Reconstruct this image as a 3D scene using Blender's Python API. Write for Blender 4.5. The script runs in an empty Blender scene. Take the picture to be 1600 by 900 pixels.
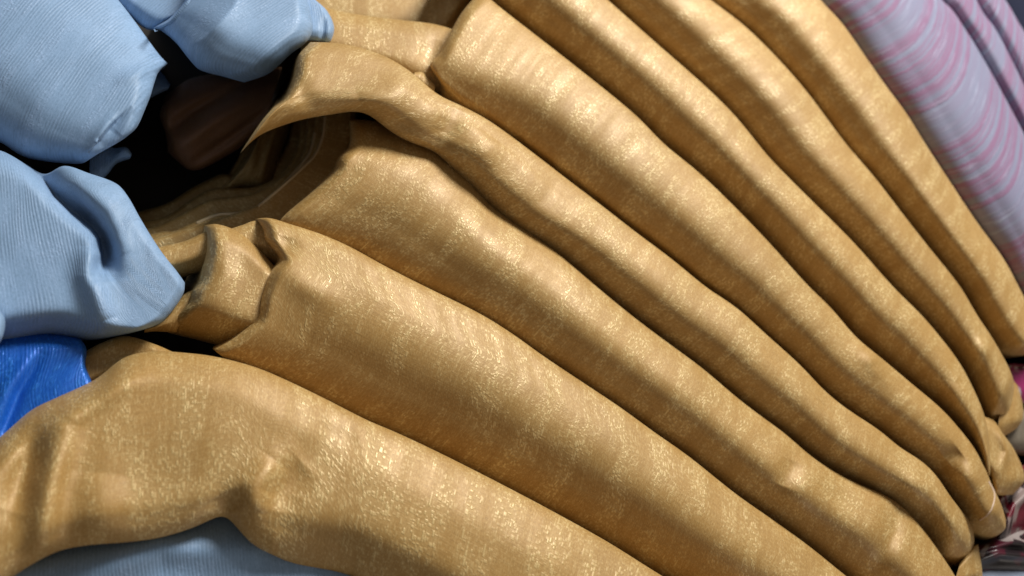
import bpy, math, random
import numpy as np
from mathutils import Matrix, Vector

random.seed(3)
rng = np.random.default_rng(3)
scene = bpy.context.scene
COL = scene.collection

# ------------------------------------------------------------------ camera
LENS, SENSOR = 28.0, 36.0
D0, SA, SB = 0.60, 0.36, 0.44            # display plane: depth = D0 + SA*x + SB*y in camera metres
zw = np.array([SA, SB, 1.0]); zw /= np.linalg.norm(zw)
xw = np.array([1.0, 0, 0]); xw -= zw * xw.dot(zw); xw /= np.linalg.norm(xw)
yw = np.cross(zw, xw)
W2C = np.stack([xw, yw, zw])             # rows: world axes in camera coordinates
TOP_Z = 0.22                             # height of the fold tops above the table
CAM = np.array([0.0, 0.0, 0.0])
CAM = -(W2C @ np.array([0, 0, -D0])) + np.array([0, 0, TOP_Z])
cam_d = bpy.data.cameras.new('camera')
cam_d.lens = LENS; cam_d.sensor_width = SENSOR
cam_d.clip_start = 0.01; cam_d.clip_end = 50
cam_d.dof.use_dof = True
cam_d.dof.focus_distance = 0.56
cam_d.dof.aperture_fstop = 4.2
cam = bpy.data.objects.new('camera', cam_d)
m = Matrix.Identity(4)
for i in range(3):
    for j in range(3):
        m[i][j] = W2C[i, j]
    m[i][3] = CAM[i]
cam.matrix_world = m
COL.objects.link(cam)
scene.camera = cam

# ------------------------------------------------------------------ light
world = bpy.data.worlds.new('World'); scene.world = world
world.use_nodes = True
bg = world.node_tree.nodes['Background']
bg.inputs[0].default_value = (1.0, 0.93, 0.84, 1)
bg.inputs[1].default_value = 0.19


def area(name, dcam, dist, size, energy, color):
    l = bpy.data.lights.new(name, 'AREA')
    l.energy = energy; l.size = size; l.color = color
    o = bpy.data.objects.new(name, l)
    d = W2C @ (np.array(dcam) / np.linalg.norm(dcam))
    target = np.array([0, 0, TOP_Z])
    p = target + d * dist
    o.location = p
    o.rotation_euler = Vector(-d).to_track_quat('-Z', 'Y').to_euler()
    COL.objects.link(o)
    return o


area('daylight_lamp', (0.50, 0.82, 0.17), 1.9, 0.6, 60, (1.0, 0.985, 0.93))
area('fill_lamp', (0.6, -0.8, 0.35), 3.0, 1.4, 16, (1.0, 0.90, 0.78))  # added warm fill that lifts the shaded flanks, no lamp seen there

scene.view_settings.view_transform = 'Standard'
scene.view_settings.look = 'None'
scene.view_settings.exposure = 0.0
scene.view_settings.gamma = 1.0
scene.view_settings.use_curve_mapping = False
scene.cycles.use_denoising = True
scene.cycles.max_bounces = 6
scene.cycles.diffuse_bounces = 4


# ------------------------------------------------------------------ materials
class NT:
    def __init__(self, name):
        self.mat = bpy.data.materials.new(name)
        self.mat.use_nodes = True
        self.t = self.mat.node_tree
        self.t.nodes.clear()
        self.out = self.n('ShaderNodeOutputMaterial')
        self.b = self.n('ShaderNodeBsdfPrincipled')
        self.l(self.b.outputs[0], self.out.inputs[0])

    def n(self, kind, **kw):
        nd = self.t.nodes.new(kind)
        for k, v in kw.items():
            setattr(nd, k, v)
        return nd

    def l(self, a, b):
        self.t.links.new(a, b)

    def val(self, sock, v):
        if hasattr(v, 'is_linked') or isinstance(v, bpy.types.NodeSocket):
            self.l(v, sock)
        else:
            sock.default_value = v

    def math(self, op, a, b=0.0, c=None, clamp=False):
        nd = self.n('ShaderNodeMath', operation=op, use_clamp=clamp)
        self.val(nd.inputs[0], a); self.val(nd.inputs[1], b)
        if c is not None:
            self.val(nd.inputs[2], c)
        return nd.outputs[0]

    def uv(self):
        tc = self.n('ShaderNodeTexCoord')
        return tc.outputs['UV']

    def scale(self, vec, sx, sy, ox=0.0, oy=0.0, rot=0.0):
        mp = self.n('ShaderNodeMapping')
        mp.inputs['Scale'].default_value = (sx, sy, 1)
        mp.inputs['Location'].default_value = (ox, oy, 0)
        mp.inputs['Rotation'].default_value = (0, 0, rot)
        self.l(vec, mp.inputs['Vector'])
        return mp.outputs[0]

    def noise(self, vec, detail=2.0, rough=0.5, dist=0.0):
        nd = self.n('ShaderNodeTexNoise')
        nd.inputs['Scale'].default_value = 1.0
        nd.inputs['Detail'].default_value = detail
        nd.inputs['Roughness'].default_value = rough
        nd.inputs['Distortion'].default_value = dist
        self.l(vec, nd.inputs['Vector'])
        return nd.outputs['Fac']

    def smooth(self, v, lo, hi, a=0.0, b=1.0):
        mr = self.n('ShaderNodeMapRange', interpolation_type='SMOOTHSTEP')
        self.val(mr.inputs[0], v)
        mr.inputs[1].default_value = lo; mr.inputs[2].default_value = hi
        mr.inputs[3].default_value = a; mr.inputs[4].default_value = b
        return mr.outputs[0]

    def mix(self, f, a, b):
        mx = self.n('ShaderNodeMix', data_type='RGBA')
        self.val(mx.inputs[0], f)
        for s, v in ((mx.inputs[6], a), (mx.inputs[7], b)):
            if isinstance(v, tuple):
                s.default_value = (*v, 1)
            else:
                self.l(v, s)
        return mx.outputs[2]

    def bump(self, h, strength, distance):
        bp = self.n('ShaderNodeBump')
        bp.inputs['Strength'].default_value = strength
        bp.inputs['Distance'].default_value = distance
        self.l(h, bp.inputs['Height'])
        self.l(bp.outputs[0], self.b.inputs['Normal'])


def jacquard(name, base, bright, seed=0.0, rough=0.56, rough_dash=0.38, metal=0.1, rib='v',
             dash=(0.0015, 0.0048), rib_w=0.0011, rib_amp=0.35, dash_amt=1.0, dash_ramp=(0.52, 0.66), bump=0.00022,
             mask_ramp=(0.40, 0.62)):
    """satin ground with little raised dashes woven across it"""
    t = NT(name)
    uv = t.uv()
    # the hand of the cloth is never straight: bend the weave a little
    wob = t.noise(t.scale(uv, 22, 22, seed), 2)
    wv = t.n('ShaderNodeVectorMath', operation='MULTIPLY_ADD')
    cx = t.n('ShaderNodeCombineXYZ')
    t.l(t.math('SUBTRACT', wob, 0.5), cx.inputs[0])
    t.l(t.math('SUBTRACT', t.noise(t.scale(uv, 18, 18, seed + 7), 2), 0.5), cx.inputs[1])
    t.l(cx.outputs[0], wv.inputs[0]); wv.inputs[1].default_value = (0.0016, 0.0016, 0); t.l(uv, wv.inputs[2])
    w = wv.outputs[0]
    sp = t.n('ShaderNodeSeparateXYZ'); t.l(w, sp.inputs[0])
    def threads(width, length, off):
        x = t.math('ADD', t.math('DIVIDE', sp.outputs[0], width), off)
        k = t.math('FLOOR', x)
        f = t.math('SUBTRACT', x, k)
        c = t.n('ShaderNodeCombineXYZ')
        t.l(t.math('MULTIPLY', k, 7.31), c.inputs[0])
        t.l(t.math('ADD', t.math('DIVIDE', sp.outputs[1], length), t.math('MULTIPLY', k, 3.77)), c.inputs[1])
        nz = t.noise(c.outputs[0], 1.0, 0.5)
        prof = t.math('SUBTRACT', 1.0, t.math('POWER', t.math('ABSOLUTE', t.math('SUBTRACT', t.math('MULTIPLY', f, 2.0), 1.0)), 3.0))
        return t.math('MULTIPLY', t.smooth(nz, *dash_ramp), prof)
    dashes = t.math('MAXIMUM', threads(dash[0], dash[1], 0.0), t.math('MULTIPLY', threads(dash[0] * 1.7, dash[1] * 0.6, 0.37), 0.8))
    m1 = t.noise(t.scale(w, 1 / 0.017, 1 / 0.07, seed + 2, 1), 3, 0.65)
    mask = t.smooth(m1, *mask_ramp, 0.12, 1.0)
    dashes = t.math('MULTIPLY', t.math('MULTIPLY', dashes, mask), dash_amt)
    # fine satin ribs
    ax = (0.08 / rib_w, 1 / rib_w) if rib == 'v' else (1 / rib_w, 0.08 / rib_w)
    ribs = t.noise(t.scale(w, ax[0], ax[1], seed + 5), 1.0)
    if rib == 'u':
        ph = t.math('ADD', t.math('MULTIPLY', sp.outputs[0], 6.2832 / rib_w), t.math('MULTIPLY', t.noise(t.scale(w, 150, 25, seed), 1), 6.0))
        rs = t.math('ADD', t.math('MULTIPLY', t.math('SINE', ph), 0.5), 0.5)
        ribs = t.math('ADD', t.math('MULTIPLY', ribs, 0.45), t.math('MULTIPLY', t.math('MULTIPLY', rs, t.smooth(t.noise(t.scale(w, 55, 22, seed + 3), 2), 0.38, 0.6, 0.1, 1.0)), 0.6))
    grain = t.noise(t.scale(w, 1 / 0.0008, 1 / 0.0024, seed + 11), 2, 0.6)
    big = t.noise(t.scale(uv, 9, 7, seed + 17), 3)
    # long bands of slightly different lustre across the piece
    band = t.noise(t.scale(w, 1 / 0.012, 1 / 0.12, seed + 41), 2)
    c0 = t.mix(t.smooth(big, 0.3, 0.7), tuple(x * 0.93 for x in base), tuple(min(1, x * 1.06) for x in base))
    c0 = t.mix(t.smooth(ribs, 0.35, 0.65, 0.0, 0.25 if rib == 'v' else 0.42), c0, tuple(x * 0.75 for x in base))
    c0 = t.mix(t.math('MULTIPLY', t.smooth(m1, 0.42, 0.66), 0.14), c0, bright)
    c0 = t.mix(t.smooth(grain, 0.48, 0.30, 0.0, 0.34), c0, tuple(x * 0.5 for x in base))
    c0 = t.mix(t.smooth(grain, 0.52, 0.70, 0.0, 0.26), c0, bright)
    slub = t.noise(t.scale(w, 1 / 0.0022, 1 / 0.022, seed + 53), 2, 0.6)
    c0 = t.mix(t.smooth(slub, 0.52, 0.68, 0.0, 0.12), c0, bright)
    c0 = t.mix(t.smooth(slub, 0.46, 0.32, 0.0, 0.10), c0, tuple(x * 0.6 for x in base))
    c1 = t.mix(t.math('MULTIPLY', dashes, 0.6), c0, bright)
    t.l(c1, t.b.inputs['Base Color'])
    r = t.math('ADD', t.math('MULTIPLY', dashes, rough_dash - rough), rough)
    r = t.math('ADD', r, t.smooth(band, 0.3, 0.7, 0.06, -0.06))
    t.l(r, t.b.inputs['Roughness'])
    t.b.inputs['Metallic'].default_value = metal
    t.b.inputs['Specular IOR Level'].default_value = 0.5
    t.b.inputs['Sheen Weight'].default_value = 0.12
    t.b.inputs['Sheen Roughness'].default_value = 0.4
    t.b.inputs['Sheen Tint'].default_value = (*bright, 1)
    h = t.math('ADD', t.math('MULTIPLY', dashes, 1.0), t.math('MULTIPLY', ribs, rib_amp))
    h = t.math('ADD', h, t.math('MULTIPLY', grain, 0.25))
    t.bump(h, 0.9, bump)
    return t.mat


GOLD = (0.36, 0.204, 0.057)
GOLD_B = (0.70, 0.53, 0.25)
gold_mats = [jacquard('gold_jacquard_%d' % i, GOLD, GOLD_B, seed=13.7 * i + 1) for i in range(3)]
BLUE = (0.20, 0.315, 0.485)
blue_mat = jacquard('pale_blue_jacquard', BLUE, (0.34, 0.47, 0.70), seed=4.2, rough=0.58, metal=0.0, rib='u',
                    dash=(0.0016, 0.0035), rib_w=0.0021, rib_amp=1.1, dash_amt=0.8, mask_ramp=(0.5, 0.7))
royal_mat = jacquard('royal_blue_satin', (0.008, 0.105, 0.52), (0.05, 0.28, 0.85), seed=8.8, rough=0.42, metal=0.2,
                     rib='u', rib_w=0.0021, rib_amp=1.0, dash=(0.0016, 0.004), dash_amt=0.9, bump=0.0003)


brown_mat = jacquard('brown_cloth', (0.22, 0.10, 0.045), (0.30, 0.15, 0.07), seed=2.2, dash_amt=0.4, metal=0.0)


def stripe_material():
    t = NT('pink_grey_striped_cloth')
    uv = t.uv()
    j = t.noise(t.scale(uv, 60, 420, 3), 2)
    sx = t.n('ShaderNodeSeparateXYZ'); t.l(uv, sx.inputs[0])
    u = t.math('ADD', sx.outputs[0], t.math('MULTIPLY', t.math('SUBTRACT', j, 0.5), 0.004))
    cx = t.n('ShaderNodeCombineXYZ'); t.l(u, cx.inputs[0])
    cx2 = t.n('ShaderNodeCombineXYZ'); t.l(u, cx2.inputs[0]); t.l(t.math('MULTIPLY', sx.outputs[1], 0.25), cx2.inputs[1])
    wide = t.noise(t.scale(cx.outputs[0], 105, 1, 2.3), 1)
    fine = t.noise(t.scale(cx2.outputs[0], 480, 60, 5.1), 3)
    zone = t.smooth(t.noise(t.scale(cx.outputs[0], 16, 1, 9.4), 0), 0.56, 0.62)
    pink = t.smooth(t.math('ADD', wide, t.math('MULTIPLY', t.math('SUBTRACT', fine, 0.5), 0.22)), 0.44, 0.53)
    pink = t.math('MULTIPLY', pink, t.math('SUBTRACT', 1.0, t.math('MULTIPLY', zone, 0.85)))
    c = t.mix(pink, (0.19, 0.195, 0.285), (0.215, 0.115, 0.205))
    c = t.mix(t.smooth(fine, 0.58, 0.68, 0, 0.8), c, (0.32, 0.345, 0.46))
    c = t.mix(t.smooth(fine, 0.40, 0.30, 0, 0.8), c, (0.16, 0.15, 0.22))
    t.l(c, t.b.inputs['Base Color'])
    t.b.inputs['Roughness'].default_value = 0.68
    t.b.inputs['Specular IOR Level'].default_value = 0.25
    t.b.inputs['Sheen Weight'].default_value = 0.1
    t.bump(t.math('ADD', fine, t.math('MULTIPLY', pink, 0.5)), 0.6, 0.0006)
    return t.mat


stripe_mat = stripe_material()


def pattern_material(name, cols, sc, seed, rough=0.35):
    t = NT(name)
    uv = t.uv()
    v = t.scale(uv, sc, sc * 0.75, seed, seed * 0.7)
    a = t.noise(v, 2, 0.5, 1.4)
    b = t.noise(t.scale(v, 1.3, 1.1, 7.7), 1, 0.5, 0.8)
    c = t.mix(t.smooth(a, 0.52, 0.55), cols[0], cols[1])
    c = t.mix(t.smooth(b, 0.56, 0.59), c, cols[2])
    t.l(c, t.b.inputs['Base Color'])
    t.b.inputs['Roughness'].default_value = rough
    t.bump(t.noise(t.scale(uv, 900, 900), 2), 0.4, 0.0003)
    return t.mat


floral_mat = pattern_material('magenta_white_print', [(0.27, 0.02, 0.11), (0.42, 0.36, 0.38), (0.07, 0.006, 0.03)], 45, 1.7)  # shade of the lower right corner is put into these three prints' darkened colours
maroon_mat = pattern_material('white_maroon_print', [(0.13, 0.006, 0.018), (0.26, 0.20, 0.19), (0.02, 0.004, 0.006)], 26, 6.1)
black_mat = pattern_material('black_white_print', [(0.012, 0.006, 0.008), (0.05, 0.004, 0.012), (0.26, 0.22, 0.21)], 28, 3.3)


def plain(name, col, rough=0.6, metal=0.0):
    t = NT(name)
    uv = t.uv()
    g = t.noise(t.scale(uv, 300, 300), 3)
    t.l(t.mix(g, tuple(x * 0.8 for x in col), tuple(x * 1.2 for x in col)), t.b.inputs['Base Color'])
    t.b.inputs['Roughness'].default_value = rough
    t.b.inputs['Metallic'].default_value = metal
    t.bump(g, 0.4, 0.0004)
    return t.mat


navy_mat = plain('navy_cloth', (0.016, 0.018, 0.035), 0.95)
navy_mat.node_tree.nodes['Principled BSDF'].inputs['Specular IOR Level'].default_value = 0.1
selvage_mat = plain('pale_selvage_thread', (0.48, 0.34, 0.24), 0.55)
bright_mat = plain('glossy_selvage', (0.62, 0.47, 0.27), 0.35, 0.2)
table_mat = plain('dark_table_board', (0.03, 0.022, 0.016), 0.6)


# ------------------------------------------------------------------ cloth builder
def depth_at(px, py):
    """distance along the lens axis to the display plane at a picture point"""
    kx = (px - 800) / 1600 * SENSOR / LENS
    ky = -(py - 450) / 1600 * SENSOR / LENS
    return D0 / (1 - SA * kx - SB * ky), kx, ky


def to_world(px, py, extra):
    d, kx, ky = depth_at(px, py)
    d = d + extra
    c = np.stack([kx * d, ky * d, -d], -1)
    return c @ W2C.T + CAM


def to_table(px, py, z):
    _, kx, ky = depth_at(px, py)
    r = np.stack([kx, ky, -np.ones_like(kx)], -1) @ W2C.T
    s = (z - CAM[2]) / r[..., 2]
    return CAM + r * s[..., None]


def pchip(x, y, xi):
    h = np.diff(x); dl = np.diff(y) / h
    d = np.zeros_like(y)
    if len(x) == 2:
        return np.interp(xi, x, y)
    for i in range(1, len(x) - 1):
        d[i] = ((y[i + 1] - y[i - 1]) / (x[i + 1] - x[i - 1])) * 1.0
    d[0] = dl[0]; d[-1] = dl[-1]
    k = np.clip(np.searchsorted(x, xi) - 1, 0, len(x) - 2)
    s = (xi - x[k]) / h[k]
    h00 = 2 * s**3 - 3 * s**2 + 1; h10 = s**3 - 2 * s**2 + s
    h01 = -2 * s**3 + 3 * s**2; h11 = s**3 - s**2
    return h00 * y[k] + h10 * h[k] * d[k] + h01 * y[k + 1] + h11 * h[k] * d[k + 1]


def curve(pts, n, sm=0):
    p = np.array(pts, float)
    c = np.r_[0, np.cumsum(np.hypot(*np.diff(p, axis=0).T))]
    f = np.linspace(0, c[-1], 600)
    q = np.stack([pchip(c, p[:, 0], f), pchip(c, p[:, 1], f)], -1)
    if sm:
        k = np.exp(-0.5 * (np.arange(-3 * sm, 3 * sm + 1) / sm) ** 2); k /= k.sum()
        pad = np.concatenate([2 * q[0] - q[1:3 * sm + 1][::-1], q, 2 * q[-1] - q[-3 * sm - 1:-1][::-1]])
        q2 = np.stack([np.convolve(pad[:, i], k, 'valid') for i in (0, 1)], -1)
        q2[0] = q[0]; q2[-1] = q[-1]
        q = q2
    c = np.r_[0, np.cumsum(np.hypot(*np.diff(q, axis=0).T))]
    f = np.linspace(0, c[-1], n)
    return np.stack([np.interp(f, c, q[:, 0]), np.interp(f, c, q[:, 1])], -1)


def fall(x, p=2.0):
    """quarter round: 1 at the edge, 0 from one width inward"""
    y = np.clip(1 - x, 0, 1)
    y = y * (0.35 + 0.65 * np.clip(y / 0.6, 0, 1) ** 2 * (3 - 2 * np.clip(y / 0.6, 0, 1)))
    return 1 - (1 - y ** p) ** (1 / p)


def seg_dist(px, py, line):
    """distance to a polyline, signed (+ on its left in picture), and position 0..1 along it"""
    p = np.array(line, float)
    L = np.hypot(*np.diff(p, axis=0).T); tot = L.sum(); acc = 0
    best = np.full(px.shape, 1e9); sg = np.zeros(px.shape); pos = np.zeros(px.shape)
    for i in range(len(p) - 1):
        a, b = p[i], p[i + 1]; v = b - a
        raw = ((px - a[0]) * v[0] + (py - a[1]) * v[1]) / (L[i] ** 2)
        tt = np.clip(raw, 0, 1)
        dx = px - a[0] - tt * v[0]; dy = py - a[1] - tt * v[1]
        d = np.hypot(dx, dy)
        cr = v[0] * (py - a[1]) - v[1] * (px - a[0])
        k = d < best
        best = np.where(k, d, best); sg = np.where(k, np.where(cr < 0, 1.0, -1.0), sg)
        pos = np.where(k, (acc + tt * L[i]) / tot, pos); acc += L[i]
    return best, sg, pos


def shape_edge(v, s, n):
    """an edge value may be a number or a list of (s, value)"""
    if isinstance(v, (int, float)):
        return np.full(n, float(v))
    a = np.array(v, float)
    return np.interp(s, a[:, 0], a[:, 1])


def cloth(name, mat, L, U, E0=None, E1=None, off=0.0, dL=0.05, wL=0.6, dU=0.014, wU=0.35, d0=0.0, w0=30, d1=0.0, w1=30,
          pL=2.0, pU=2.0, creases=(), ns=None, nt=None, thick=None, parent=None, wav=0.0003, sm=3, seed=None, mid=0.0,
          planar=None, shear=0.0, straight_end=None, long_sm=None):
    """one piece of cloth: L, U, E0, E1 are its lower, upper, left and right edges (t runs from L to U); it is
    rounded over at every edge (d: how deep in metres, w: how wide, a share of the width for L and U, pixels for the
    ends), creased, and closed underneath down to the table or to its own thickness"""
    ppl = 2.4
    straight_end = mat in gold_mats if straight_end is None else straight_end
    lenU = np.hypot(*np.diff(np.array(U, float), axis=0).T).sum(); lenL = np.hypot(*np.diff(np.array(L, float), axis=0).T).sum()
    wid = max(np.hypot(*(np.array(U[0], float) - L[0])), np.hypot(*(np.array(U[len(U) // 2], float) - L[len(L) // 2])))
    ns = ns or int(np.clip(max(lenU, lenL) / ppl, 24, 420)); nt = nt or int(np.clip(wid / ppl, 16, 170))
    s = np.linspace(0, 1, ns); t = np.linspace(0, 1, nt)
    lsm = long_sm or sm
    cL = curve(L, ns, lsm); cU = curve(U, ns, lsm)
    c0 = curve(E0 if E0 else [L[0], U[0]], nt, sm); c1 = curve(E1 if E1 else [L[-1], U[-1]], nt, sm)
    c0[0] = cL[0]; c0[-1] = cU[0]; c1[0] = cL[-1]; c1[-1] = cU[-1]
    S, T = np.meshgrid(s, t, indexing='ij')
    P = ((1 - T)[..., None] * cL[:, None] + T[..., None] * cU[:, None]
         + (1 - S)[..., None] * c0[None] + S[..., None] * c1[None]
         - ((1 - S) * (1 - T))[..., None] * cL[0] - (S * T)[..., None] * cU[-1]
         - (S * (1 - T))[..., None] * cL[-1] - ((1 - S) * T)[..., None] * cU[0])
    px, py = P[..., 0], P[..., 1]
    D = np.full(px.shape, 0.0) + shape_edge(off, s, ns)[:, None]
    lenS = np.hypot(np.diff(px, axis=0), np.diff(py, axis=0)).sum(0)[None, :]
    eL, eU = shape_edge(dL, s, ns)[:, None], shape_edge(dU, s, ns)[:, None]
    fL, fU = shape_edge(wL, s, ns)[:, None], shape_edge(wU, s, ns)[:, None]
    D = D + eL * fall(T / fL, pL) + eU * fall((1 - T) / fU, pU)
    if d0: D = D + d0 * fall(S * lenS / w0)
    if d1: D = D + d1 * fall((1 - S) * lenS / w1)
    D = D - mid * np.sin(np.pi * T)
    # broad, uneven slackness of the cloth
    r = np.random.default_rng(seed if seed is not None else abs(hash(name + str(L[0]))) % 9973 if False else (seed or int(abs(L[0][0] * 7 + L[-1][1] * 3 + U[0][0])) + 1))
    for k in range(7):
        lx = r.uniform(60, 260); an = r.uniform(0, np.pi)
        D = D + wav * (lx / 200) * r.uniform(0.4, 1) * np.sin((px * np.cos(an) + py * np.sin(an)) / lx * 2 * np.pi + r.uniform(0, 6))
    for cr in creases:
        kind, line, w, amp = cr[:4]
        d, sg, pos = seg_dist(px, py, line)
        if kind == 'ridge':          # + towards the viewer
            tap = np.sin(np.pi * np.clip(pos * 0.9 + 0.05, 0, 1)) ** 0.6
            D = D - amp * tap * np.exp(-(d / w) ** 2)
        elif kind == 'blob':
            D = D - amp * np.exp(-(d / w) ** 2)
        elif kind == 'step':         # the left side of the line lies deeper, fading out over w2; the right side rounds over
            w2 = cr[4]; tap0 = cr[5] if len(cr) > 5 else 0.0
            tap = np.clip(pos / tap0, 0, 1) if tap0 else np.clip((1 - pos) / 0.35, 0, 1) ** 0.8
            left = np.exp(-(d / w2) ** 1.5) * amp
            right = 0.45 * amp * fall(d / w)
            D = D + tap * np.where(sg > 0, np.minimum(left, amp * np.clip(d / 3.0, 0, 1) * 0.55 + amp * 0.45), right)
    V = to_world(px, py, D)
    du = np.r_[np.zeros((1, nt)), np.cumsum(np.linalg.norm(np.diff(V, axis=0), axis=-1), 0)]
    dv = np.c_[np.zeros((ns, 1)), np.cumsum(np.linalg.norm(np.diff(V, axis=1), axis=-1), 1)]
    u = S * du[-1].mean() if straight_end else du
    o = rng.uniform(0, 3, 2)
    UVg = np.stack([u + o[0], dv + o[1]], -1)
    UVg[..., 0] += shear * dv
    if planar is not None:                          # cloth pulled flat: threads run straight at this angle across the piece
        ca, sa = math.cos(math.radians(planar)), math.sin(math.radians(planar))
        UVg = np.stack([V[..., 0] * sa - V[..., 1] * ca, V[..., 0] * ca + V[..., 1] * sa], -1) + o
    # rim, pushed away from the viewer and closed
    ring = [(i, 0) for i in range(ns)] + [(ns - 1, j) for j in range(1, nt)] + [(i, nt - 1) for i in range(ns - 2, -1, -1)] + [(0, j) for j in range(nt - 2, 0, -1)]
    ri = np.array([i for i, _ in ring]); rj = np.array([j for _, j in ring])
    rp = P[ri, rj]; rd = D[ri, rj]; cen = P.reshape(-1, 2).mean(0)
    mx = cen
    rows = []
    ct = np.stack([(cL[ri] + cU[ri]) / 2], 0)[0]
    def inset(px_):                                # pull the rim in towards the middle line of the piece, by pixels
        v = ct - rp; n = np.hypot(v[:, 0], v[:, 1])[:, None] + 1e-6
        return rp + v / n * np.minimum(px_, n * 0.8)
    if thick:
        q = inset(2); rows.append(to_world(q[:, 0], q[:, 1], rd + thick * 0.4))
        q = inset(10); rows.append(to_world(q[:, 0], q[:, 1], rd + thick))
    else:
        q = inset(2); rows.append(to_world(q[:, 0], q[:, 1], rd + 0.01))
        q = inset(8)
        a = to_world(q[:, 0], q[:, 1], rd + 0.03); b = to_table(q[:, 0], q[:, 1], np.float64(0.004))
        rows.append(a * 0.5 + b * 0.5); rows.append(b)
    nV = ns * nt; nr = len(ring)
    verts = [V.reshape(-1, 3)] + rows
    under = np.concatenate(verts)
    idx = np.arange(nV).reshape(ns, nt)
    faces = np.stack([idx[:-1, :-1], idx[1:, :-1], idx[1:, 1:], idx[:-1, 1:]], -1).reshape(-1, 4).tolist()
    prev = idx[ri, rj]
    nface_top = len(faces)
    for k in range(len(rows)):
        cur = nV + k * nr + np.arange(nr)
        nx = np.roll(prev, -1); cn = np.roll(cur, -1)
        faces += np.stack([prev, cur, cn, nx], -1).tolist()
        prev = cur
    # close the underside with strips between matching points of L and U
    last = nV + (len(rows) - 1) * nr + np.arange(nr)
    lowr = last[:ns]; upr = last[ns + nt - 2: ns + nt - 2 + ns][::-1]
    for i in range(ns - 1):
        faces.append([int(lowr[i]), int(upr[i]), int(upr[i + 1]), int(lowr[i + 1])])
    e1 = last[ns - 1: ns + nt - 1]; e0 = np.r_[last[ns + 2 * nt - 3 + ns - 1 - (nt - 1):] if False else last[ns + nt + ns - 3:], last[:1]]
    faces.append([int(x) for x in e1[::-1]]); faces.append([int(x) for x in e0[::-1]])
    me = bpy.data.meshes.new(name)
    me.from_pydata(under.tolist(), [], faces)
    uvl = me.uv_layers.new(name='weave')
    flat = np.zeros((len(under), 2)); flat[:nV] = UVg.reshape(-1, 2)
    for k in range(len(rows)):
        flat[nV + k * nr: nV + (k + 1) * nr] = UVg[ri, rj] + 0.012 * (k + 1)
    li = np.zeros(len(me.loops), np.int32); me.loops.foreach_get('vertex_index', li)
    uvl.data.foreach_set('uv', flat[li].ravel().astype(np.float32))
    me.polygons.foreach_set('use_smooth', np.ones(len(me.polygons), bool))
    me.materials.append(mat)
    ob = bpy.data.objects.new(name, me)
    COL.objects.link(ob)
    if parent is not None:
        ob.parent = parent
    return ob


def tag(o, label, cat, group=None):
    o['label'] = label; o['category'] = cat
    if group: o['group'] = group
    return o


def shift(pts, d):
    """a polyline moved d pixels to its right-hand side in the picture (down-left for a line running down-right)"""
    p = np.array(pts, float)
    g = np.gradient(p, axis=0); g /= np.hypot(g[:, 0], g[:, 1])[:, None] + 1e-9
    return [tuple(x) for x in (p + np.stack([-g[:, 1], g[:, 0]], -1) * d)]


# ------------------------------------------------------------------ table
me = bpy.data.meshes.new('table_top')
import bmesh
bm = bmesh.new()
bmesh.ops.create_cube(bm, size=1.0)
bmesh.ops.scale(bm, vec=(2.4, 1.8, 0.03), verts=bm.verts)
bmesh.ops.translate(bm, vec=(0.2, 0.1, -0.0152), verts=bm.verts)
bmesh.ops.bevel(bm, geom=bm.edges[:], offset=0.004, segments=2, affect='EDGES')
bm.to_mesh(me); bm.free()
me.materials.append(table_mat)
tb = bpy.data.objects.new('table_top', me); COL.objects.link(tb); tb['kind'] = 'structure'

# ------------------------------------------------------------------ the crevices between the gold bolts
C1 = [(335, 556), (400, 574), (450, 595), (512, 625), (575, 657), (620, 676), (700, 714), (800, 765), (875, 805), (950, 847), (1035, 900), (1130, 955)]
C2 = [(437, 345), (500, 365), (550, 387), (600, 415), (667, 449), (750, 490), (800, 521), (850, 557), (910, 597), (970, 637), (1022, 675), (1075, 712), (1150, 772), (1200, 807), (1260, 850), (1322, 900), (1400, 960)]
C3 = [(760, 306), (800, 342), (862, 387), (935, 450), (990, 495), (1050, 540), (1100, 577), (1150, 620), (1200, 658), (1225, 675), (1260, 707), (1300, 735), (1350, 760), (1397, 780), (1437, 820), (1475, 872), (1495, 905)]
C4 = [(682, 147), (725, 167), (762, 187), (815, 225), (885, 279), (935, 317), (990, 360), (1050, 405), (1105, 450), (1150, 480), (1200, 525), (1250, 570), (1290, 612), (1325, 640), (1375, 673), (1407, 700), (1440, 720), (1465, 745), (1482, 772), (1500, 795), (1520, 820)]
C5 = [(767, 0), (800, 26), (905, 108), (996, 182), (1037, 225), (1087, 265), (1135, 310), (1200, 377), (1266, 450), (1300, 482), (1337, 527), (1372, 555), (1425, 600), (1475, 642), (1503, 675), (1525, 702), (1542, 735), (1545, 750), (1557, 772), (1567, 790), (1572, 815)]
C6 = [(790, -150), (920, -28), (950, 0), (1024, 66), (1097, 130), (1150, 182), (1200, 244), (1265, 310), (1335, 380), (1397, 450), (1440, 492), (1472, 530), (1500, 567), (1520, 605), (1540, 652)]
C7 = [(1000, -105), (1075, -28), (1111, 0), (1171, 47), (1250, 130), (1322, 225), (1365, 275), (1415, 340), (1452, 387), (1502, 450), (1525, 490), (1550, 527), (1570, 562)]
C8 = [(1190, -125), (1262, -28), (1282, 0), (1315, 35), (1350, 85), (1385, 135), (1415, 175), (1446, 225), (1480, 277), (1525, 345), (1570, 407), (1597, 458), (1640, 535)]
GG = 'gold jacquard fabric bolts fanned out side by side'
GX = dict(dL=0.092, wL=0.9, dU=0.014, wU=0.32, pL=1.7)

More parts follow.
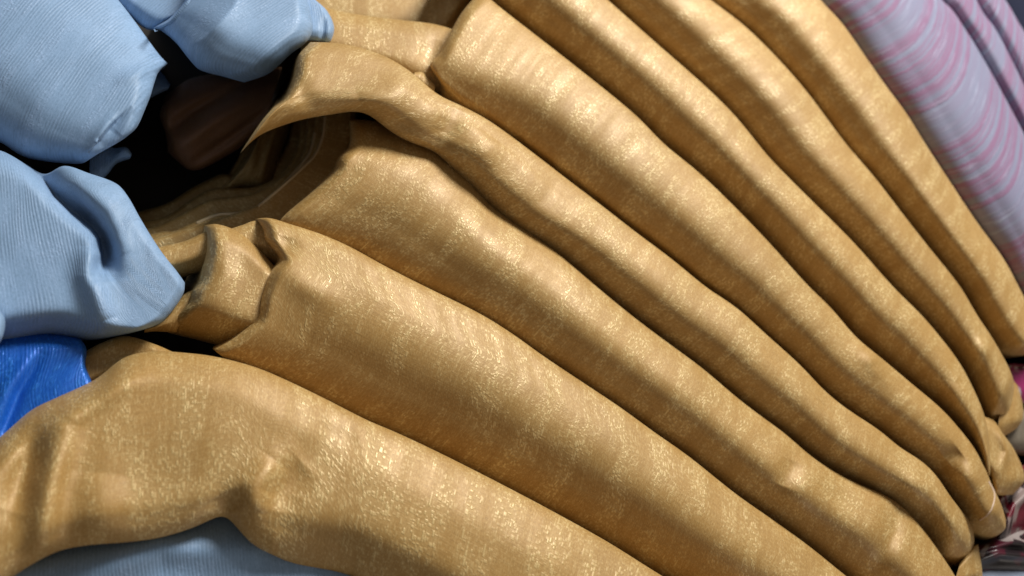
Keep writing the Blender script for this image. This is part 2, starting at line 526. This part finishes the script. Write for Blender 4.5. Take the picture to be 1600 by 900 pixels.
# bolt 1: nearest, with its loose end draped out to the left
b1 = cloth('fabric_bolt', gold_mats[0],
           L=[(-70, 990), (-10, 925), (22, 900), (62, 875), (95, 860), (137, 852), (200, 847), (250, 840), (300, 825), (345, 806), (357, 810), (375, 830), (397, 852), (437, 872), (490, 897), (600, 955), (760, 1040), (1120, 1230)],
           U=[(-70, 745), (-20, 700), (15, 670), (50, 640), (87, 622), (150, 592), (195, 558), (237, 549), (275, 550), (335, 557)] + C1[1:] + [(1200, 995)],
           off=-0.022, dL=[(0, .012), (.3, .016), (.42, .02), (.52, .06), (1, .066)], wL=[(0, .3), (.36, .25), (.5, .55), (1, .66)], pL=1.8,
           dU=[(0, .03), (.2, .03), (.35, .018), (1, .02)], wU=[(0, .35), (.25, .22), (.5, .4), (1, .5)], thick=0.06,
           creases=[('ridge', [(395, 800), (400, 760), (430, 720)], 24, 0.007),
                    ('ridge', [(440, 800), (445, 765), (480, 730)], 30, -0.004),
                    ('ridge', [(365, 800), (350, 770)], 24, -0.004),
                    ('ridge', [(60, 870), (75, 760), (105, 660)], 26, 0.008),
                    ('ridge', [(20, 800), (45, 720), (55, 660)], 24, -0.007),
                    ('ridge', [(100, 655), (150, 620), (220, 580)], 20, 0.005),
                    ('ridge', [(150, 840), (160, 740)], 40, 0.004),
                    ('ridge', [(470, 720), (520, 690), (560, 680)], 40, -0.004)])
tag(b1, 'lowest gold bolt, its loose end draped out to the left over pale blue cloth', 'fabric bolt', GG)
cloth('folded_layer', gold_mats[1], L=[(120, 610), (200, 580), (290, 575)], U=[(128, 552), (160, 535), (195, 525), (240, 537), (275, 552)],
      off=0.02, dL=0.01, wL=0.3, dU=0.006, wU=0.3, thick=0.01, parent=b1)

# bolt 2: wide, with a curled front edge
b2 = cloth('fabric_bolt', gold_mats[1],
           L=[(332, 545)] + shift(C1, 20)[1:] + [(1420, 1110)],
           U=[(400, 342), (415, 337)] + C2 + [(1440, 985)],
           E0=[(332, 545), (360, 530), (385, 510), (400, 495), (408, 460), (422, 425), (436, 405), (428, 392), (415, 375), (410, 358), (400, 342)],
           E1=[(1420, 1110), (1440, 985)],
           off=0.0, long_sm=7, d0=0.022, w0=26, dL=[(0, .02), (.08, .055), (1, .088)], wL=.8, pL=1.75, dU=[(0, .02), (.1, .018), (1, .024)], wU=.6,
           creases=[('ridge', [(436, 400), (470, 440), (520, 470)], 24, 0.004), ('ridge', [(450, 370), (440, 400)], 18, -0.004),
                    ('ridge', [(560, 420), (700, 520), (800, 600)], 60, 0.003)])
tag(b2, 'wide gold bolt second from bottom, its left edge curled into folds', 'fabric bolt', GG)
cloth('inner_fold', gold_mats[2], L=[(262, 520), (312, 532), (345, 540), (420, 545)], U=[(320, 352), (337, 350), (362, 357), (387, 372), (410, 395), (450, 440)],
      E0=[(262, 520), (265, 507), (272, 495), (295, 472), (301, 455), (311, 440), (316, 420), (322, 395), (323, 368), (320, 352)],
      off=0.016, d0=0.02, w0=24, dL=0.05, wL=0.45, dU=0.018, wU=0.2, thick=0.04, parent=b2,
      creases=[('ridge', [(345, 370), (350, 430), (320, 490)], 22, 0.004)])
cloth('tucked_tongue', gold_mats[0], L=[(225, 450), (262, 440), (330, 420)], U=[(225, 398), (242, 388), (287, 377), (312, 366), (340, 352)],
      off=0.034, dL=0.03, wL=0.7, dU=0.008, wU=0.3, thick=0.02, parent=b2)
cloth('inner_fold', gold_mats[1], L=[(365, 390), (400, 400), (440, 420)], U=[(358, 358), (380, 351), (398, 345), (430, 350)],
      off=0.030, dL=0.02, wL=0.6, dU=0.008, wU=0.4, thick=0.02, parent=b2)
cloth('tucked_corner', gold_mats[2], L=[(225, 520), (242, 518), (275, 520)], U=[(228, 510), (255, 500), (285, 462), (303, 452)],
      off=0.036, dL=0.01, wL=0.5, dU=0.008, wU=0.5, thick=0.02, parent=b2)

# bolt 3: the end shows its layers
b3 = cloth('fabric_bolt', gold_mats[2],
           L=[(437, 345)] + shift(C2, 20)[1:] + [(1510, 1070)],
           U=[(548, 186), (600, 190), (660, 205), (720, 250)] + C3 + [(1535, 965)],
           E0=[(437, 345), (450, 332), (475, 312), (487, 302), (507, 285), (525, 265), (532, 245), (549, 225), (548, 186)],
           E1=[(1510, 1070), (1535, 965)],
           off=0.0, long_sm=9, d0=0.018, w0=20, dL=[(0, .02), (.1, .055), (1, .086)], wL=.82, pL=1.75, dU=[(0, .05), (.2, .05), (.32, .024), (1, .022)], wU=[(0, .4), (1, .6)],
           creases=[('ridge', [(1232, 800), (1262, 755), (1275, 725)], 32, 0.0035), ('ridge', [(1300, 790), (1330, 765)], 34, -0.002),
                    ('ridge', [(1375, 880), (1395, 830), (1400, 790)], 16, -0.005), ('ridge', [(1225, 760), (1240, 720)], 18, -0.004),
                    ('ridge', [(470, 330), (520, 300), (560, 260)], 18, -0.003)])
tag(b3, 'gold bolt third from bottom, its dark layered end showing in the hollow', 'fabric bolt', GG)
lay = [[(401, 321), (430, 297), (470, 261), (490, 240), (502, 212), (506, 180), (506, 150)],
       [(252, 362), (271, 361), (305, 346), (339, 333), (369, 331), (401, 321), (435, 292), (466, 258), (482, 236), (490, 205), (492, 150)],
       [(240, 355), (252, 350), (284, 334), (327, 312), (356, 308), (386, 304), (406, 297), (455, 263), (473, 238), (479, 200), (478, 150)],
       [(230, 345), (263, 336), (305, 308), (331, 295), (360, 294), (400, 292), (440, 270), (462, 235), (467, 195), (464, 150)],
       [(220, 330), (260, 318), (301, 293), (327, 280), (348, 272), (378, 279), (401, 277), (430, 255), (450, 220), (454, 190), (450, 150)]]
layers = []
for k, ln in enumerate(lay):
    ln = [(150, 400 - 12 * k)] + ln
    layers.append(cloth('folded_layer', gold_mats[k % 3], L=shift(ln, 52), U=ln, off=0.085 + 0.024 * k, dL=0.01, wL=0.3, dU=0.007, wU=0.16,
          thick=0.008, parent=b3, sm=3, wav=0.0008, creases=[('ridge', [(440, 330), (520, 230)], 25, -0.004)] if k == 0 else ()))
cloth('folded_layer', gold_mats[1], L=[(340, 300), (376, 292), (404, 290), (432, 296)], U=[(402, 196), (412, 180), (440, 165), (470, 160)],
      E0=[(340, 300), (378, 262), (395, 230), (402, 196)], E1=[(432, 290), (440, 240), (470, 160)],
      off=0.15, dL=0.02, wL=0.4, dU=0.01, wU=0.4, d0=0.02, w0=22, d1=0.05, w1=40, thick=0.02, parent=b3,
      creases=[('ridge', [(404, 268), (410, 230), (425, 190)], 8, -0.006)])

# bolt 4: slim, lies over bolt 3 at the left and narrows at a waist
b4 = cloth('fabric_bolt', gold_mats[0],
           L=[(375, 240), (400, 214), (425, 202), (475, 186), (525, 178), (555, 173), (575, 177), (600, 198), (625, 215), (650, 226), (680, 236), (700, 257), (725, 279)] + shift(C3, 16)[1:-2] + [(1470, 890), (1490, 897)],
           U=[(485, 66), (515, 66), (550, 71), (600, 87), (632, 105), (660, 127)] + C4,
           E0=[(375, 240), (405, 195), (425, 172), (445, 155), (459, 120), (463, 97), (468, 84), (485, 66)],
           E1=[(1490, 897), (1512, 882), (1522, 850), (1520, 820)],
           off=[(0, -.03), (.2, -.02), (.35, 0), (1, 0)], d0=0.02, w0=24, d1=0.05, w1=60, long_sm=6,
           dL=[(0, .022), (.24, .024), (.34, .05), (.45, .07), (1, .082)], wL=[(0, .5), (.3, .5), (.45, .75), (1, .85)], pL=1.8, dU=[(0, .016), (.2, .016), (.3, .016), (1, .016)], wU=.45,
           creases=[('ridge', [(565, 165), (610, 150), (650, 120)], 28, 0.007), ('ridge', [(600, 185), (640, 200), (690, 205)], 20, -0.004),
                    ('ridge', [(680, 230), (700, 200), (712, 170)], 24, -0.008), ('ridge', [(745, 250), (770, 215)], 26, 0.005),
                    ('ridge', [(500, 170), (470, 150), (462, 110)], 16, -0.003),
                    ('ridge', [(1300, 690), (1400, 760), (1450, 790)], 30, 0.005), ('ridge', [(1415, 790), (1440, 745)], 26, 0.006)])
tag(b4, 'slim gold bolt lying across the bolt below, pinched to a waist near its left end', 'fabric bolt', GG)

# bolt 5
b5 = cloth('fabric_bolt', gold_mats[1],
           L=[(683, 142)] + shift(C4, 16)[1:-2] + [(1500, 830), (1527, 851)],
           U=[(755, -12)] + C5,
           E0=[(683, 142), (687, 132), (678, 114), (672, 100), (686, 84), (700, 57), (720, 22), (740, -2), (755, -12)],
           E1=[(1527, 851), (1550, 842), (1570, 827), (1572, 815)],
           d0=0.02, w0=22, d1=0.05, w1=50, long_sm=9, **dict(GX, dL=[(0, .035), (.15, .085), (1, .092)], wL=[(0, .6), (.15, .85), (1, .9)]),
           creases=[('ridge', [(1335, 530), (1360, 560), (1385, 590)], 14, 0.004), ('ridge', [(1360, 545), (1370, 570)], 14, 0.003),
                    ('ridge', [(1480, 720), (1500, 705)], 18, -0.005), ('ridge', [(1490, 760), (1530, 740)], 24, 0.005)])
tag(b5, 'broad gold bolt with a pale selvage line round its lower right end', 'fabric bolt', GG)

# bolt 6
b6 = cloth('fabric_bolt', gold_mats[2],
           L=[(690, -50)] + shift(C5, 16)[1:-4] + [(1540, 755), (1548, 772)],
           U=C6 + [(1546, 690), (1548, 735)],
           
           d1=0.05, w1=46, long_sm=9, shear=0.15, **GX,
           creases=[
                    ('ridge', [(1480, 660), (1500, 600)], 26, 0.003)])
tag(b6, 'gold bolt third from the pink cloth, with a glossy bulge at its lower end', 'fabric bolt', GG)

# bolt 7
b7 = cloth('fabric_bolt', gold_mats[0],
           L=shift(C6, 16) + [(1540, 680), (1553, 692)],
           U=C7 + [(1582, 586), (1586, 600), (1585, 618)],
           E1=[(1553, 692), (1566, 668), (1578, 645), (1585, 618)],
           d1=0.05, w1=40, long_sm=8, shear=0.35, **GX,
           creases=[('ridge', [(1520, 560), (1545, 535)], 18, 0.005), ('ridge', [(1552, 660), (1575, 620), (1584, 595)], 8, -0.004)])
tag(b7, 'gold bolt second from the pink cloth, tapering to a tucked end beside magenta print', 'fabric bolt', GG)

# bolt 8
b8 = cloth('fabric_bolt', gold_mats[1],
           L=shift(C7, 16)[:-1] + [(1565, 562)], U=C8,
           E1=[(1565, 562), (1585, 558), (1612, 552), (1640, 535)],
           d1=0.04, w1=26, long_sm=9, shear=0.5, **GX, creases=[('ridge', [(1400, 250), (1470, 340), (1540, 440)], 18, 0.003)])
tag(b8, 'gold bolt at the top of the fan, directly beside the pink striped cloth', 'fabric bolt', GG)

# pieces of gold lying behind the fan
b9 = cloth('fabric_bolt', gold_mats[2], L=[(470, 95), (530, 105), (600, 125), (660, 155), (720, 170)],
           U=[(470, -5), (507, 10), (525, 16), (575, 25), (625, 31), (675, 37), (705, 45), (740, 58)],
           off=0.035, dL=0.04, wL=0.6, dU=0.012, wU=0.3, thick=0.06,
           creases=[('ridge', [(665, 100), (685, 60)], 18, -0.004)])
tag(b9, 'short stretch of gold cloth between the upper pale blue bolt and the fan', 'fabric bolt', GG)
cloth('curled_corner', gold_mats[0], L=[(645, 120), (658, 132), (678, 145)], U=[(648, 113), (660, 113), (668, 121), (680, 134)],
      off=0.024, dL=0.006, wL=0.5, dU=0.006, wU=0.5, thick=0.01, parent=b9)
b10 = cloth('fabric_bolt', gold_mats[0], L=[(500, 60), (600, 75), (760, 90)], U=[(480, -70), (620, -80), (800, -60)],
            off=0.17, dL=0.03, wL=0.5, dU=0.012, wU=0.3, creases=[('ridge', [(690, 40), (740, -20)], 14, 0.012)])
tag(b10, 'shadowed brown-gold bolt at the top edge behind the fan', 'fabric bolt', GG)
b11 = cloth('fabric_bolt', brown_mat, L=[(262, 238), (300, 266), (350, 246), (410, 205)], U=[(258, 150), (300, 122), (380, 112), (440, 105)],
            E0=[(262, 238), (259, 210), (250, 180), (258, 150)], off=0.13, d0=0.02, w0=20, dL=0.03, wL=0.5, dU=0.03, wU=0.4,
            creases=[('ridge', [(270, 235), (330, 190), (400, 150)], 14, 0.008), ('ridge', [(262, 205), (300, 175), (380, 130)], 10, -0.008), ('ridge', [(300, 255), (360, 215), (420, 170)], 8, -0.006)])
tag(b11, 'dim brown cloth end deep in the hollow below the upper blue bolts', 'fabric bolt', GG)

# ------------------------------------------------------------------ pale blue cloth at the left
BG = 'pale blue jacquard bolts piled at the left'
k1 = cloth('fabric_bolt', blue_mat,
           L=[(-260, 130), (-90, 182), (0, 222), (35, 244), (70, 252), (115, 256), (130, 255), (144, 245), (157, 227), (160, 213)],
           U=[(-260, -420), (-60, -300), (60, -150), (185, 0), (212, 35), (230, 60), (250, 87), (262, 99)],
           E1=[(160, 213), (190, 214), (205, 208), (215, 197), (225, 175), (235, 150), (242, 127), (248, 112), (262, 99)],
           off=0.0, dL=0.04, wL=0.5, dU=0.03, wU=0.5, d1=0.018, w1=50, planar=74,
           creases=[('step', [(204, 164), (172, 196), (155, 217)], 10, 0.008, 30, 0.7), ('ridge', [(130, 250), (150, 225), (175, 190)], 10, 0.004),
                    ('ridge', [(262, 99), (225, 110), (190, 125)], 10, 0.003)])
tag(k1, 'large pale blue bolt in the upper left corner with a pointed lip', 'fabric bolt', BG)
cloth('folded_corner', blue_mat, L=[(140, 290), (165, 276), (182, 256), (203, 248)], U=[(140, 230), (160, 222), (178, 231), (197, 230), (206, 240)],
      off=0.10, dL=0.01, wL=0.5, dU=0.01, wU=0.5, thick=0.02, parent=k1)
cloth('folded_corner', blue_mat, L=[(225, 160), (245, 148), (262, 140)], U=[(230, 110), (250, 112), (266, 132)],
      off=0.12, dL=0.01, wL=0.5, dU=0.01, wU=0.5, thick=0.02, parent=k1)
k2 = cloth('fabric_bolt', blue_mat,
           L=[(236, 46), (250, 47), (275, 67), (295, 92), (312, 109), (350, 120), (382, 129)],
           U=[(330, -100), (380, -100), (440, -100), (470, -60)],
           E0=[(236, 46), (265, 30), (292, 0), (310, -40), (330, -100)],
           E1=[(382, 129), (420, 115), (455, 84), (480, 64), (489, 45), (486, 20), (478, -10), (470, -60)],
           off=[(0, .022), (.35, -.01), (1, -.01)], dL=0.05, wL=0.5, dU=0.02, wU=0.3, d0=0.005, w0=10, d1=0.03, w1=40, planar=52,
           creases=[('ridge', [(292, 92), (330, 40), (360, -10)], 30, 0.003)])
tag(k2, 'pale blue bolt at the top edge with a stepped right end over gold cloth', 'fabric bolt', BG)
cloth('folded_layer', blue_mat, L=[(165, -10), (200, 24), (234, 47), (258, 36)], U=[(190, -90), (240, -80), (330, -70)], E1=[(258, 36), (300, 0), (330, -70)],
      off=0.055, dL=0.02, wL=0.3, dU=0.01, wU=0.3, thick=0.02, parent=k2, planar=60)
cloth('stepped_end', blue_mat, L=[(455, 60), (486, 64), (518, 66)], U=[(455, -40), (475, -20), (493, 0)], E1=[(518, 66), (522, 42), (511, 17), (493, 0)],
      off=0.022, dL=0.012, wL=0.3, dU=0.01, wU=0.3, d1=0.012, w1=12, thick=0.02, parent=k2,
      creases=[('ridge', [(503, 64), (507, 30)], 4, -0.003)])
k3 = cloth('fabric_bolt', blue_mat,
           L=[(-260, 590), (-80, 552), (0, 542), (75, 527), (140, 532), (200, 522)],
           U=[(-260, 200), (-80, 222), (0, 235), (40, 256), (70, 272), (100, 259), (137, 270), (182, 287), (200, 307), (217, 337), (235, 367), (255, 397), (275, 422), (289, 442)],
           E1=[(200, 522), (250, 505), (272, 482), (287, 457), (289, 442)],
           off=-0.004, dL=0.045, wL=0.30, dU=[(0, .02), (.35, .02), (.5, .010), (1, .008)], wU=0.14, d1=0.012, w1=22,
           creases=[('step', [(-10, 228), (25, 247), (50, 267), (67, 285), (82, 307), (112, 335), (142, 357), (153, 372), (158, 400), (160, 440)], 26, 0.026, 26),
                    ('ridge', [(160, 370), (163, 400), (150, 430)], 12, -0.012),
                    ('ridge', [(120, 290), (165, 330), (190, 400)], 24, 0.008),
                    ('ridge', [(142, 385), (140, 430), (165, 500)], 20, 0.010),
                    ('ridge', [(110, 300), (140, 345), (172, 390), (178, 430)], 12, -0.008)])
tag(k3, 'pale blue bolt in the middle left with a deep crease and pointed right corner', 'fabric bolt', BG)
k4 = cloth('fabric_bolt', blue_mat, L=[(20, 980), (300, 1000), (600, 1000)], U=[(20, 850), (140, 815), (300, 775), (420, 790), (560, 880)],
           off=0.004, dL=0.03, wL=0.5, dU=0.03, wU=0.5,
           creases=[('ridge', [(120, 900), (250, 850), (380, 860)], 30, 0.008)])
tag(k4, 'pale blue cloth at the bottom edge under the draped gold end', 'fabric bolt', BG)
k5 = cloth('fabric_bolt', blue_mat, L=[(-200, 560), (-20, 542), (0, 536)], U=[(-200, 480), (-20, 470), (0, 484)], E1=[(0, 536), (6, 520), (8, 500), (0, 484)],
           off=-0.03, dL=0.01, wL=0.3, dU=0.01, wU=0.3, d1=0.01, w1=14, thick=0.04)
tag(k5, 'sliver of pale blue cloth at the left edge above the royal blue', 'fabric bolt', BG)

rb = cloth('fabric_bolt', royal_mat, L=[(-240, 880), (-60, 790), (40, 730), (100, 670), (140, 625)], U=[(-240, 530), (-60, 512), (0, 508), (60, 515), (125, 527)],
           E1=[(140, 625), (144, 600), (134, 572), (135, 545), (125, 527)],
           off=0.012, dL=0.02, wL=0.25, dU=0.02, wU=0.25, d1=0.008, w1=10,
           creases=[('ridge', [(-20, 690), (10, 610), (45, 560)], 12, 0.003), ('ridge', [(0, 690), (32, 610), (65, 555)], 9, -0.003), ('ridge', [(60, 650), (100, 600), (130, 560)], 18, 0.002)])
tag(rb, 'bright royal blue satin cloth wedged between pale blue and gold', 'fabric bolt')

# ------------------------------------------------------------------ pink striped cloth at the right
PG = 'pink and grey striped bolts at the upper right'
P1U = [(1390, -115), (1450, -32), (1472, 0), (1487, 14), (1500, 32), (1525, 72), (1557, 127), (1600, 207), (1650, 310), (1700, 420)]
P2U = [(1455, -130), (1508, -30), (1526, 0), (1537, 21), (1556, 46), (1590, 112), (1640, 215), (1720, 370)]
P3U = [(1505, -125), (1553, -25), (1571, 0), (1581, 16), (1591, 34), (1612, 68), (1650, 150)]
s1 = cloth('fabric_bolt', stripe_mat, L=shift(C8, 14) + [(1690, 640)], U=P1U, off=0.0, dL=0.10, wL=0.9, dU=0.02, wU=0.35, shear=0.7)
tag(s1, 'widest pink and grey striped bolt, right beside the gold fan', 'fabric bolt', PG)
s2 = cloth('fabric_bolt', stripe_mat, L=shift(P1U, 12), U=P2U, off=0.0, dL=0.06, wL=0.95, dU=0.012, wU=0.35, shear=0.6)
tag(s2, 'middle pink striped bolt, second from the gold fan', 'fabric bolt', PG)
s3 = cloth('fabric_bolt', stripe_mat, L=shift(P2U, 12), U=P3U, off=0.0, dL=0.06, wL=0.95, dU=0.012, wU=0.35, shear=0.6)
tag(s3, 'outermost pink striped bolt in the upper right corner by navy cloth', 'fabric bolt', PG)
nv = cloth('fabric_bolt', navy_mat, L=shift(P3U, 20), U=[(1640, -40), (1680, 20), (1720, 100)], off=0.04, dL=0.03, wL=0.5, dU=0.02, wU=0.3)
tag(nv, 'dark navy cloth in the extreme upper right corner', 'fabric bolt')

# ------------------------------------------------------------------ printed cloth at the lower right
q1 = cloth('printed_cloth', floral_mat, L=[(1560, 640), (1590, 632), (1660, 625)], U=[(1560, 575), (1580, 568), (1605, 570), (1660, 580)],
           off=0.05, dL=0.02, wL=0.5, dU=0.015, wU=0.4)
tag(q1, 'magenta and white printed cloth tucked beside the second gold bolt end', 'printed cloth')
q2 = cloth('printed_cloth', plain('grey_ribbed_cloth', (0.14, 0.115, 0.085), 0.5), L=[(1570, 705), (1595, 712), (1650, 720)], U=[(1575, 660), (1598, 640), (1650, 630)],
           off=0.06, dL=0.02, wL=0.5, dU=0.012, wU=0.3)
tag(q2, 'grey ribbed cloth just below the magenta print at the right edge', 'printed cloth')
q3 = cloth('printed_cloth', maroon_mat, L=[(1535, 850), (1580, 850), (1660, 845)], U=[(1550, 760), (1580, 740), (1610, 720), (1660, 700)],
           off=0.06, dL=0.02, wL=0.4, dU=0.015, wU=0.3, creases=[('ridge', [(1560, 850), (1585, 790), (1640, 740)], 10, 0.014), ('ridge', [(1545, 800), (1575, 770), (1600, 740)], 8, 0.010), ('ridge', [(1590, 845), (1620, 800)], 9, -0.012)])
tag(q3, 'white and maroon printed cloth at the right edge below the gold bolts', 'printed cloth')
q4 = cloth('printed_cloth', black_mat, L=[(1500, 905), (1560, 900), (1660, 905)], U=[(1510, 855), (1560, 835), (1610, 828), (1660, 830)],
           off=0.06, dL=0.02, wL=0.4, dU=0.012, wU=0.3, creases=[('ridge', [(1520, 880), (1560, 865), (1620, 870)], 7, 0.012), ('ridge', [(1530, 860), (1580, 848), (1640, 850)], 6, 0.010)])
tag(q4, 'black cloth printed with white shapes in the lower right corner', 'printed cloth')
q5 = cloth('fabric_bolt', plain('slate_cloth', (0.16, 0.19, 0.26), 0.6), L=[(1490, 980), (1560, 980), (1660, 980)], U=[(1490, 895), (1560, 884), (1660, 900)],
           off=0.06, dL=0.02, wL=0.4, dU=0.012, wU=0.3)
tag(q5, 'slate blue cloth peeping out at the bottom right below the black print', 'fabric bolt')


from mathutils.bvhtree import BVHTree


def strip(name, mat, on, line, w, parent, raise_=0.0005, n=60):
    """a narrow woven edge lying on the surface of a piece that is already built"""
    me0 = on.data
    bvh = BVHTree.FromPolygons([v.co[:] for v in me0.vertices], [p.vertices[:] for p in me0.polygons])
    c = curve(line, n, 3)
    g = np.gradient(c, axis=0); g /= np.hypot(g[:, 0], g[:, 1])[:, None] + 1e-9
    nr = np.stack([-g[:, 1], g[:, 0]], -1)
    rows = []
    for o in (-1.0, -0.5, 0.0, 0.5, 1.0):
        q = c + nr * w * o
        far = to_world(q[:, 0], q[:, 1], 0.0)
        pts = []
        for f in far:
            d = Vector(f - CAM).normalized()
            h = bvh.ray_cast(Vector(CAM), d)
            if h[0] is None:
                pts.append(pts[-1] if pts else Vector(f)); continue
            pts.append(h[0] + h[1] * (raise_ * (1 - o * o) * (1 if h[1].dot(d) < 0 else -1) + (0.0001 if h[1].dot(d) < 0 else -0.0001)))
        rows.append(pts)
    verts = [tuple(p) for r in rows for p in r]
    faces = [(k * n + i, k * n + i + 1, (k + 1) * n + i + 1, (k + 1) * n + i) for k in range(4) for i in range(n - 1)]
    me = bpy.data.meshes.new(name); me.from_pydata(verts, [], faces)
    uvl = me.uv_layers.new(name='weave')
    for lp, l in zip(me.loops, uvl.data):
        l.uv = (lp.vertex_index % n * 0.001, lp.vertex_index // n * 0.0005)
    me.polygons.foreach_set('use_smooth', np.ones(len(me.polygons), bool))
    me.materials.append(mat)
    ob = bpy.data.objects.new(name, me); COL.objects.link(ob); ob.parent = parent
    return ob


strip('selvage', selvage_mat, b5, [(1545, 752), (1554, 772), (1550, 794), (1541, 806), (1531, 813)], 1.3, b5)
for k in (0, 1):
    strip('selvage', bright_mat, layers[k], [(x + 2.5, y + 2.5) for x, y in lay[k][(0 if k == 0 else 2):(6 if k == 0 else 10)]], 1.6, b3, 0.0012)
strip('selvage', blue_mat, k2, [(241, 48), (268, 34), (283, 16), (295, 2), (302, -20)], 2.2, k2, 0.0012)
# tucked ends showing past the lower right ends of the bolts
cloth('tucked_end', gold_mats[1], L=[(1490, 915), (1510, 915), (1536, 912)], U=[(1500, 880), (1515, 858), (1528, 850)],
      E1=[(1536, 912), (1534, 885), (1528, 850)], off=0.035, dL=0.02, wL=0.4, dU=0.01, wU=0.3, d1=0.012, w1=14, parent=b4)
cloth('tucked_end', gold_mats[2], L=[(1556, 690), (1572, 680), (1588, 670)], U=[(1570, 590), (1580, 592), (1590, 602)],
      E1=[(1588, 670), (1598, 655), (1598, 632), (1590, 602)], off=0.03, dL=0.02, wL=0.4, dU=0.01, wU=0.3, d1=0.012, w1=12, parent=b7)
cloth('bulge', gold_mats[0], L=[(1548, 745), (1556, 772), (1583, 773)], U=[(1536, 650), (1552, 656), (1566, 676)],
      E1=[(1583, 773), (1601, 748), (1586, 705), (1566, 676)], off=0.02, dL=0.02, wL=0.4, dU=0.01, wU=0.3, d1=0.016, w1=22, parent=b6,
      creases=[('ridge', [(1560, 670), (1574, 705), (1565, 735)], 7, 0.004)])
